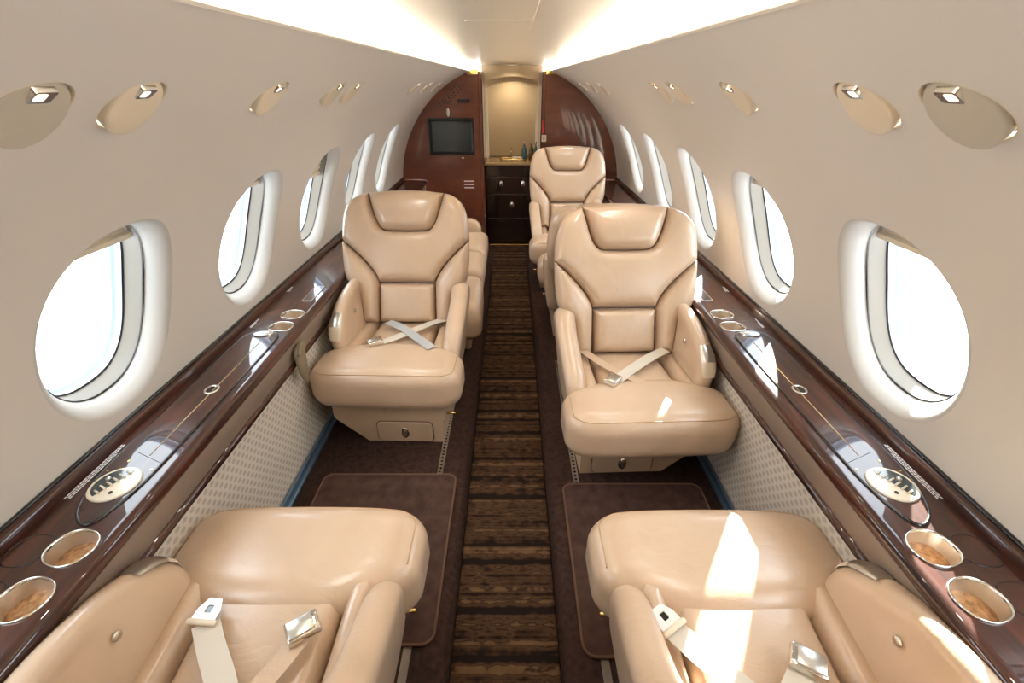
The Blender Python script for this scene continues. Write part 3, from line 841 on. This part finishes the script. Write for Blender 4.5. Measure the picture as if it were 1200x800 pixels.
ga = bpy.data.lights.new('galley_fill_lamp', 'SPOT'); ga.energy = 2.6; ga.color = (1.0, 0.86, 0.64); ga.spot_size = RAD(150); ga.spot_blend = 0.8; ga.shadow_soft_size = 0.03  # added spot for the warm light on the niche wall
go = bpy.data.objects.new('galley_fill_lamp', ga); COL.objects.link(go); go.parent = gl_; go.location = (0, 0, -0.035)
# aft wall behind the camera
ang = np.linspace(0, 2 * math.pi, 60, endpoint=False)
aw = [((R + 0.02) * math.cos(a), ZC + (R + 0.02) * math.sin(a)) for a in ang]
struct(mk('wall_aft', slab([p for p in aw], 0, 0.03, lambda u, v, h: (u, YA - h, v)), 'galley_wall', smooth=False), 'beige aft wall of the cabin', 'wall')

# ------------------------------------------------------------------ seats
def M(sx):    # mirror helper for outlines
    return lambda pts: [(sx * p[0], p[1]) for p in (pts if sx > 0 else reversed(pts))]
OUT_R = [(0.205, 0.0), (0.212, 0.07), (0.222, 0.135), (0.250, 0.165), (0.276, 0.205), (0.286, 0.28), (0.288, 0.375), (0.284, 0.45), (0.270, 0.515), (0.243, 0.556), (0.205, 0.582), (0.172, 0.592)]
SEAM_R = [(0.130, 0.187), (0.146, 0.225), (0.185, 0.278), (0.235, 0.330), (0.288, 0.378)]
def wingf(u):
    t = max(0.0, min(1.0, (abs(u) - 0.12) / 0.16)); return 0.022 * t * t * (3 - 2 * t)
def backmap(u, v, h):
    crown = 0.02 * max(0.0, (v - 0.50) / 0.1) ** 2       # the top rolls back a little
    return (u, -h - wingf(u) + crown, v)
def sp(pts, n=5): return [p[:2] for p in spline(pts, n)]
outR = sp(OUT_R); seamR = sp(SEAM_R)
SHELL_O = outR + sp([(0.172, 0.592), (0.09, 0.603), (0.0, 0.606)], 4)[1:]
SHELL_O = SHELL_O + [(-x, z) for x, z in reversed(SHELL_O[:-1])]
k_split = min(range(len(outR)), key=lambda i: (outR[i][0] - 0.288) ** 2 + (outR[i][1] - 0.378) ** 2)
WING_R = [(0.132, 0.0)] + outR[:k_split + 1] + list(reversed(seamR))[1:]
HEAD_SIDE = sp([(0.172, 0.592), (0.160, 0.545), (0.140, 0.480), (0.120, 0.440), (0.095, 0.424), (0.05, 0.421)], 5)
UP_R = [(0.0, 0.190)] + [(0.130, 0.190)] + seamR[1:] + outR[k_split + 1:] + HEAD_SIDE[1:] + [(0.0, 0.420)]
UPPER = UP_R + [(-x, z) for x, z in reversed(UP_R[1:-1])]
HEAD = [(0.0, 0.606), (-0.09, 0.603)] + [(-x, z) for x, z in HEAD_SIDE] + [(0.0, 0.420)] + [(x, z) for x, z in reversed(HEAD_SIDE)] + [(0.09, 0.603)]
LUMBAR = [(-0.129, 0.002), (0.129, 0.002), (0.128, 0.184), (-0.128, 0.184)]

def make_back_meshes():
    d = {}
    d['shell'] = pillow(SHELL_O, 0.010, 0.085, 0.03, backmap, 0.03, 0.012, rb=0.07)
    d['upper_panel'] = pillow(UPPER, 0.052, 0.0, 0.034, backmap, 0.014, 0.008, bulge=0.010)
    d['headrest'] = pillow(HEAD, 0.060, 0.0, 0.040, backmap, 0.013, 0.008, bulge=0.010)
    d['lumbar_panel'] = pillow(LUMBAR, 0.050, 0.0, 0.028, backmap, 0.014, 0.008, bulge=0.008)
    d['wing_r'] = pillow(WING_R, 0.058, 0.0, 0.036, backmap, 0.013, 0.008, bulge=0.012)
    d['wing_l'] = pillow([(-x, z) for x, z in reversed(WING_R)], 0.058, 0.0, 0.036, backmap, 0.013, 0.008, bulge=0.012)
    return d
BACKG = make_back_meshes()
BACK_ROOT = mk('backrest', BACKG['shell'], 'leather')
for nm, key in (('back_panel', 'upper_panel'), ('headrest', 'headrest'), ('lumbar_panel', 'lumbar_panel'), ('side_wing', 'wing_r'), ('side_wing', 'wing_l')):
    mk(nm, BACKG[key], 'leather', BACK_ROOT)
# dark stitching that shows in the joints between the panels
def seam(pts, r=0.0035, lift=0.006):
    P = [Vector(backmap(u, v, lift)) for u, v in pts]
    return tube(P, r, 6)
for pts in (seamR, [(-x, z) for x, z in seamR], HEAD_SIDE + [(0, 0.420)] + [(-x, z) for x, z in reversed(HEAD_SIDE)], [(-0.13, 0.187), (0.13, 0.187)], [(0.130, 0.004), (0.129, 0.187)], [(-0.130, 0.004), (-0.129, 0.187)]):
    mk('seam', seam(pts, 0.0024, 0.010), 'seam', BACK_ROOT)

# thigh bolster at the front
BW, BD, BH = 0.598, 0.245, 0.180
BRX, BRY, BRZ = 0.080, 0.066, 0.062
def bol_warp(x, y, z):
    k = (abs(x) / (BW / 2)) ** 4
    y *= 1 - 0.20 * k
    t = max(0.0, min(1.0, (abs(x) - 0.12) / 0.12)); t = t * t * (3 - 2 * t)
    y += 0.048 * (1 - t) * max(0.0, (y + 0.02) / (BD / 2 + 0.02))
    if z > 0: z += 0.007 * (1 - (x / (BW / 2)) ** 2)
    return (x, y + BD / 2, z + 0.278)
def bolster_geo():
    v, f = rbox(BW, BD, BH, (BRX, BRY, BRZ), 14)
    return [bol_warp(*p) for p in v], f
BOL = bolster_geo()
def bolster_seam():
    ph = RAD(48); cx, cy, cz_ = BW / 2 - BRX, BD / 2 - BRY, BH / 2 - BRZ
    half = [(cx * k / 10, -cy - BRY * math.cos(ph)) for k in range(10)]
    half += [(cx + BRX * math.cos(ph) * math.sin(RAD(a)), -cy - BRY * math.cos(ph) * math.cos(RAD(a))) for a in range(0, 91, 10)]
    half += [(cx + BRX * math.cos(ph), -cy + 0.02 * k) for k in range(1, 7)]
    full = [(-x, y) for x, y in reversed(half[1:])] + half
    return tube([bol_warp(x, y, cz_ + BRZ * math.sin(ph) + 0.0003) for x, y in full], 0.0019, 6)
PANC = [(-0.148, 0.23), (0.148, 0.23), (0.140, 0.53), (-0.140, 0.53)]
def panmap(u, v, h): return (u, v, 0.302 - 0.07 * (v - 0.2) + h)
PAN = pillow(PANC, 0.052, 0.06, 0.03, panmap, 0.018, 0.01, bulge=0.008)
SIDEC = [(0.150, 0.20), (0.218, 0.20), (0.210, 0.53), (0.142, 0.53)]
PAN_R = pillow(SIDEC, 0.062, 0.06, 0.03, panmap, 0.014, 0.008, bulge=0.008)
PAN_L = pillow([(-x, y) for x, y in reversed(SIDEC)], 0.062, 0.06, 0.03, panmap, 0.014, 0.008, bulge=0.008)

WALL_ARM = [p[:2] for p in spline([(0.215, 0.21), (0.205, 0.33), (0.208, 0.400), (0.232, 0.448), (0.29, 0.488), (0.38, 0.528), (0.47, 0.550), (0.54, 0.545), (0.585, 0.49), (0.56, 0.36), (0.54, 0.21), (0.40, 0.19)], 6, True)]
AISLE_ARM = [p[:2] for p in spline([(0.205, 0.16), (0.198, 0.27), (0.212, 0.345), (0.26, 0.395), (0.33, 0.432), (0.42, 0.478), (0.49, 0.522), (0.545, 0.535), (0.585, 0.49), (0.57, 0.36), (0.54, 0.19), (0.38, 0.15)], 6, True)]
def arm_geo(outline, xc, T, sx):
    return pillow(outline if sx > 0 else outline, T, T, 0.036, lambda u, v, h: (sx * (xc + h - 0.12 * max(0.0, 0.46 - v) - (0.30 * max(0.0, v - 0.50))), u, v), 0.016, 0.010)
ARMG = {}
for sx in (1, -1):
    ARMG[('wall', sx)] = arm_geo(WALL_ARM, 0.236, 0.031, sx)
    ARMG[('aisle', sx)] = arm_geo(AISLE_ARM, 0.250, 0.040, sx)

def base_geo(sx):
    """lower box of the seat; the wall side is tapered"""
    top = [(-0.225, 0.105), (0.232, 0.105), (0.232, 0.50), (-0.225, 0.50)]
    mid = [(-0.215, 0.105), (0.225, 0.105), (0.225, 0.50), (-0.215, 0.50)]
    low = [(-0.215, 0.105), (0.105, 0.105), (0.120, 0.50), (-0.215, 0.50)]
    rings = [[(sx * x, y, z) for x, y in pts] for pts, z in ((low, 0.0), (mid, 0.112), (mid, 0.117), (top, 0.122), (top, 0.215))]
    return loft(rings, True, (True, True))
def drawer_geo(sx):
    o = rrect(-0.125, 0.105, 0.006, 0.106, 0.022)
    return slab(o, 0, 0.008, lambda u, v, h: (sx * (u - 0.045), 0.105 - h, v), 0.003)

MESHES = {}
def shared(key, name, geo, material, parent, smooth=True, autosmooth=None):
    if key in MESHES:
        o = bpy.data.objects.new(name, MESHES[key]); COL.objects.link(o); o.parent = parent
        return o
    o = mk(name, geo() if callable(geo) else geo, material, parent, smooth, autosmooth)
    MESHES[key] = o.data
    return o
used_back = [False]
def make_seat(label, x, y, rz, wall_sx, recline, base_dy=0.0, group='leather cabin seats'):
    t = thing('cabin_seat', label, 'seat', (x, y, ZP), rz, group)
    b = BACK_ROOT if not used_back[0] else copy_tree(BACK_ROOT)
    used_back[0] = True
    b.parent = t
    b.location = (0, 0.508, 0.332)
    b.rotation_euler = (-RAD(recline), 0, 0)
    bo = shared('bol', 'thigh_bolster', BOL, 'leather', t)
    shared('bolseam', 'welt', bolster_seam, 'leather_pipe', bo)
    shared('pan', 'seat_cushion', PAN, 'leather', t)
    shared('pan_r', 'side_cushion', PAN_R, 'leather', t)
    shared('pan_l', 'side_cushion', PAN_L, 'leather', t)
    wa = shared(('wall', wall_sx), 'armrest', ARMG[('wall', wall_sx)], 'leather', t)
    shared(('aisle', -wall_sx), 'armrest', ARMG[('aisle', -wall_sx)], 'leather', t)
    # cream control cap at the front of the wall-side armrest, small button on its inner face
    def cap():
        pts = [(0.208, 0.398), (0.216, 0.422), (0.232, 0.448), (0.257, 0.470), (0.290, 0.488)]
        rings = []
        for i, (yy, zz) in enumerate(pts):
            a = pts[max(0, i - 1)]; c = pts[min(len(pts) - 1, i + 1)]
            ty, tz = c[0] - a[0], c[1] - a[1]; L = math.hypot(ty, tz); ny, nz = -tz / L, ty / L
            wdt = (0.020, 0.025, 0.027, 0.026, 0.020)[i]
            hgt = (0.004, 0.009, 0.011, 0.010, 0.004)[i]
            ring = []
            for k in range(9):
                an = math.pi * k / 8
                ring.append((wall_sx * (0.232 + wdt * math.cos(an)), yy + ny * (hgt * math.sin(an) - 0.003), zz + nz * (hgt * math.sin(an) - 0.003)))
            rings.append(ring)
        return loft(rings, False)
    def part_of(g, a, b):      # rings a..b of the cap
        return ([p for p in g[0][a * 9:(b + 1) * 9]], loft([[(0, 0, 0)] * 9] * (b - a + 1), False)[1])
    shared(('cap', wall_sx), 'control_cap', lambda: part_of(cap(), 0, 2), 'cream', wa)
    shared(('capm', wall_sx), 'cap_plate', lambda: part_of(cap(), 2, 4), 'satin', wa)
    def button():
        o = oval(0.385, 0.452, 0.010, 0.010, 20)
        return slab(o, 0, 0.004, lambda u, v, h: (wall_sx * (0.2000 - h), u, v), 0.0015)
    shared(('btn', wall_sx), 'recline_button', button, 'chrome', wa)
    # frame under the cushions and the tapered base with its drawer
    shared('frame', 'seat_frame', box(-0.235, 0.235, 0.13, 0.50, 0.205, 0.285, 0.008), 'base_leather', t, smooth=False)
    bs = shared(('base', wall_sx), 'seat_base', base_geo(wall_sx), 'base_leather', t, smooth=False)
    bs.location.y = base_dy
    dr = shared(('drawer', wall_sx), 'drawer', drawer_geo(wall_sx), 'base_leather', bs, autosmooth=40)
    shared(('drawerseam', wall_sx), 'drawer_gap', lambda: tube([(wall_sx * (u - 0.045), 0.1035, v) for u, v in rrect(-0.127, 0.107, 0.004, 0.108, 0.023)], 0.002, 5, True), 'seam', dr)
    def pull():
        return slab(oval(wall_sx * -0.056, 0.056, 0.016, 0.027, 24), 0, 0.006, lambda u, v, h: (u, 0.096 - h, v), 0.003)
    shared(('pull', wall_sx), 'drawer_pull', pull, 'chrome', dr, autosmooth=40)
    shared(('pullslot', wall_sx), 'pull_slot', lambda: slab(oval(wall_sx * -0.056, 0.056, 0.008, 0.016, 16), 0, 0.001, lambda u, v, h: (u, 0.0895 - h, v)), 'satin', dr, smooth=False)
    shared('fpanel', 'front_panel', slab(rrect(-0.15, 0.15, 0.126, 0.205, 0.006), 0, 0.005, lambda u, v, h: (u, 0.105 - h, v), 0.002), 'base_leather', bs, smooth=False)
    shared('fknob', 'front_knob', shift(rbox(0.030, 0.018, 0.030, 0.0088, 4), 0.0, 0.096, 0.172), 'base_leather', bs)
    shared(('lever', wall_sx), 'release_pin', lambda: tube([(-wall_sx * 0.222, 0.15, 0.12), (-wall_sx * 0.262, 0.15, 0.12)], 0.006, 8), 'brass', bs)
    return t
HUB = {}
S_L = make_seat('tan leather seat facing aft, two belt straps crossed on its cushion', -0.482, 1.405, RAD(-1.6), -1, 22, -0.045)
S_R = make_seat('tan leather seat facing aft with a patch of sun on its front bolster', 0.500, 1.135, RAD(2.1), 1, 22, 0.05)
S_F = make_seat('tan leather seat facing aft right before the wood partition with the red marker', 0.440, 3.02, 0, 1, 20)
S_H = make_seat('tan leather seat back to back with the sunlit aft-facing seat, mostly hidden behind it', 0.480, 2.88, math.pi, -1, 33)
S_NL = make_seat('tan leather seat facing forward beside the left ledge, open belt on its cushion', -0.496, 0.835, math.pi, 1, 48)
S_NR = make_seat('tan leather seat facing forward beside the right ledge, sun patch on its bolster', 0.508, 0.826, math.pi, -1, 48)

# seat belts: straps, tongues and buckles lying on the cushions
def to_local(t, p):
    c, s = math.cos(-t.rotation_euler.z), math.sin(-t.rotation_euler.z)
    d = Vector(p) - t.location
    return Vector((d.x * c - d.y * s, d.x * s + d.y * c, d.z))
def strap(t, pix, material='belt', width=0.044, z=0.432, lift=0.0):
    P = [to_local(t, atz(px, py, z)) for px, py in pix]
    P = [Vector((p.x, p.y, p.z + lift)) for p in P]
    Q = spline(P, 6)
    d = (P[-1] - P[0]); side = Vector((-d.y, d.x, 0))
    return mk('belt_strap', ribbon(Q, width, 0.002, side), material, t, autosmooth=40)
def buckle(t, px, py, ang, z=0.436, L=0.062, W=0.046):
    p = to_local(t, atz(px, py, z))
    o = mk('buckle', rbox(W, L, 0.018, 0.004, 4), 'chrome', t)
    o.location = p + Vector((0, 0, 0.008)); o.rotation_euler = (0, 0, RAD(ang))
    lid = mk('buckle_flap', shift(rbox(W - 0.008, L * 0.78, 0.004, 0.0018, 3), 0, -0.003, 0.0105), 'satin', o)
    return o
def tongue(t, px, py, ang, z=0.44):
    p = to_local(t, atz(px, py, z))
    o2 = rrect(-0.022, 0.022, -0.004, 0.040, 0.010)
    hole = rrect(-0.007, 0.007, 0.010, 0.026, 0.002, 3)
    V, F_, D = region(resample([(-0.025, -0.006), (0.025, -0.006), (0.024, 0.018), (0.013, 0.040), (-0.013, 0.040), (-0.024, 0.018)], 0.006), [resample(hole, 0.005)], 0.02)
    n_ = len(V)
    g = ([(q[0], q[1], 0.003) for q in V] + [(q[0], q[1], 0.0) for q in V], list(F_) + [tuple(i + n_ for i in reversed(f)) for f in F_])
    o = mk('belt_tongue', g, 'white_metal' if 'white_metal' in MATS else 'cream', t, smooth=False)
    o.location = p + Vector((0, 0, 0.004)); o.rotation_euler = (0, 0, RAD(ang))
    mk('tongue_bar', shift(rbox(0.062, 0.012, 0.010, 0.0045, 3), 0, -0.008, 0.002), 'cream', o)
    mk('tongue_slot', slab(rrect(-0.0065, 0.0065, 0.0105, 0.0255, 0.002, 3), 0.0005, 0.0012), 'black', o, smooth=False)
    return o
mat('white_metal', srgb(232, 230, 226), 0.3, metal=0.2, coat=0.4)
# left seat facing the camera
strap(S_L, [(530, 372), (505, 379), (478, 390), (446, 402)], 'belt', 0.040)
strap(S_L, [(455, 378), (470, 384), (488, 396), (506, 409)], 'belt_grey', 0.042, lift=0.004)
buckle(S_L, 440, 402, -62)
# right seat facing the camera
strap(S_R, [(780, 410), (765, 417), (744, 430), (722, 446)], 'belt', 0.044)
buckle(S_R, 718, 447, -42)
strap(S_R, [(680, 408), (705, 425), (735, 440), (775, 457)], 'leather', 0.036, lift=-0.002)
# near seats
strap(S_NL, [(241, 728), (248, 760), (258, 795), (270, 850)], 'belt', 0.048, z=0.440)
tongue(S_NL, 240, 726, 176, 0.442)
buckle(S_NL, 356, 738, 124, 0.440)
strap(S_NL, [(352, 748), (330, 775), (300, 810), (270, 850)], 'leather', 0.040, z=0.436)
strap(S_NR, [(790, 738), (820, 765), (862, 800), (920, 850)], 'belt', 0.050, z=0.440)
tongue(S_NR, 786, 733, 212, 0.442)
buckle(S_NR, 946, 778, 240, 0.440)
strap(S_NR, [(940, 785), (930, 810), (910, 850)], 'belt', 0.042, z=0.436)

# ------------------------------------------------------------------ divan by the left wall
dv_ = thing('divan', 'tan leather divan along the left wall just before the partition with the screen', 'divan', (-0.45, 2.85, ZP))
def dbox(x0, x1, y0, y1, z0, z1, r, name, n=8, warp=None):
    g = shift(rbox(x1 - x0, y1 - y0, z1 - z0, r, n), (x0 + x1) / 2, (y0 + y1) / 2, (z0 + z1) / 2)
    if warp: g = ([warp(*p) for p in g[0]], g[1])
    return mk(name, g, 'leather', dv_)
dbox(-0.295, 0.296, 0.02, 0.44, 0.205, 0.375, (0.06, 0.03, 0.06), 'seat_cushion')
dbox(-0.295, 0.300, -0.37, 0.02, 0.205, 0.370, (0.06, 0.03, 0.06), 'seat_cushion')
dbox(-0.295, 0.304, -0.70, -0.37, 0.13, 0.360, (0.06, 0.05, 0.07), 'end_roll', 8, lambda x, y, z: (x, y, z - 0.10 * max(0.0, (-0.42 - y) / 0.28) * (z > 0.2)))
mk('divan_base', box(-0.30, 0.235, -0.62, 0.48, 0.0, 0.215, 0.01), 'base_leather', dv_, smooth=False)
dbox(-0.295, -0.15, -0.55, 0.46, 0.30, 0.62, (0.06, 0.06, 0.08), 'back_cushion')
ep = rrect(-0.295, 0.235, 0.0, 0.445, 0.075, 8)
mk('end_panel', pillow(ep, 0.028, 0.028, 0.025, lambda u, v, h: (u, 0.50 + h, v), 0.04, 0.015), 'leather', dv_)
mk('panel_welt', tube([(p[0], 0.50, p[1]) for p in ep], 0.006, 6, True), 'leather_pipe', dv_)

# ------------------------------------------------------------------ belt pouch hanging from the left fascia
pq = thing('strap_pouch', 'folded olive-grey leather tab hanging from the left ledge beside the seat', 'pouch', (-0.752, 1.40, 0.50))
mk('tab', pillow([p[:2] for p in spline([(-0.030, 0.055), (0.030, 0.062), (0.036, 0.0), (0.020, -0.075), (0.0, -0.095), (-0.022, -0.06), (-0.034, 0.0)], 5, True)], 0.010, 0.004, 0.012, lambda u, v, h: (0.004 + h, u, v), 0.012, 0.008), 'pouch', pq)
mk('flap', pillow([p[:2] for p in spline([(-0.032, 0.040), (0.0, 0.072), (0.032, 0.066), (0.034, 0.045), (0.0, 0.030)], 5, True)], 0.008, 0.002, 0.008, lambda u, v, h: (0.014 + h, u, v), 0.012, 0.008), 'pouch', pq)
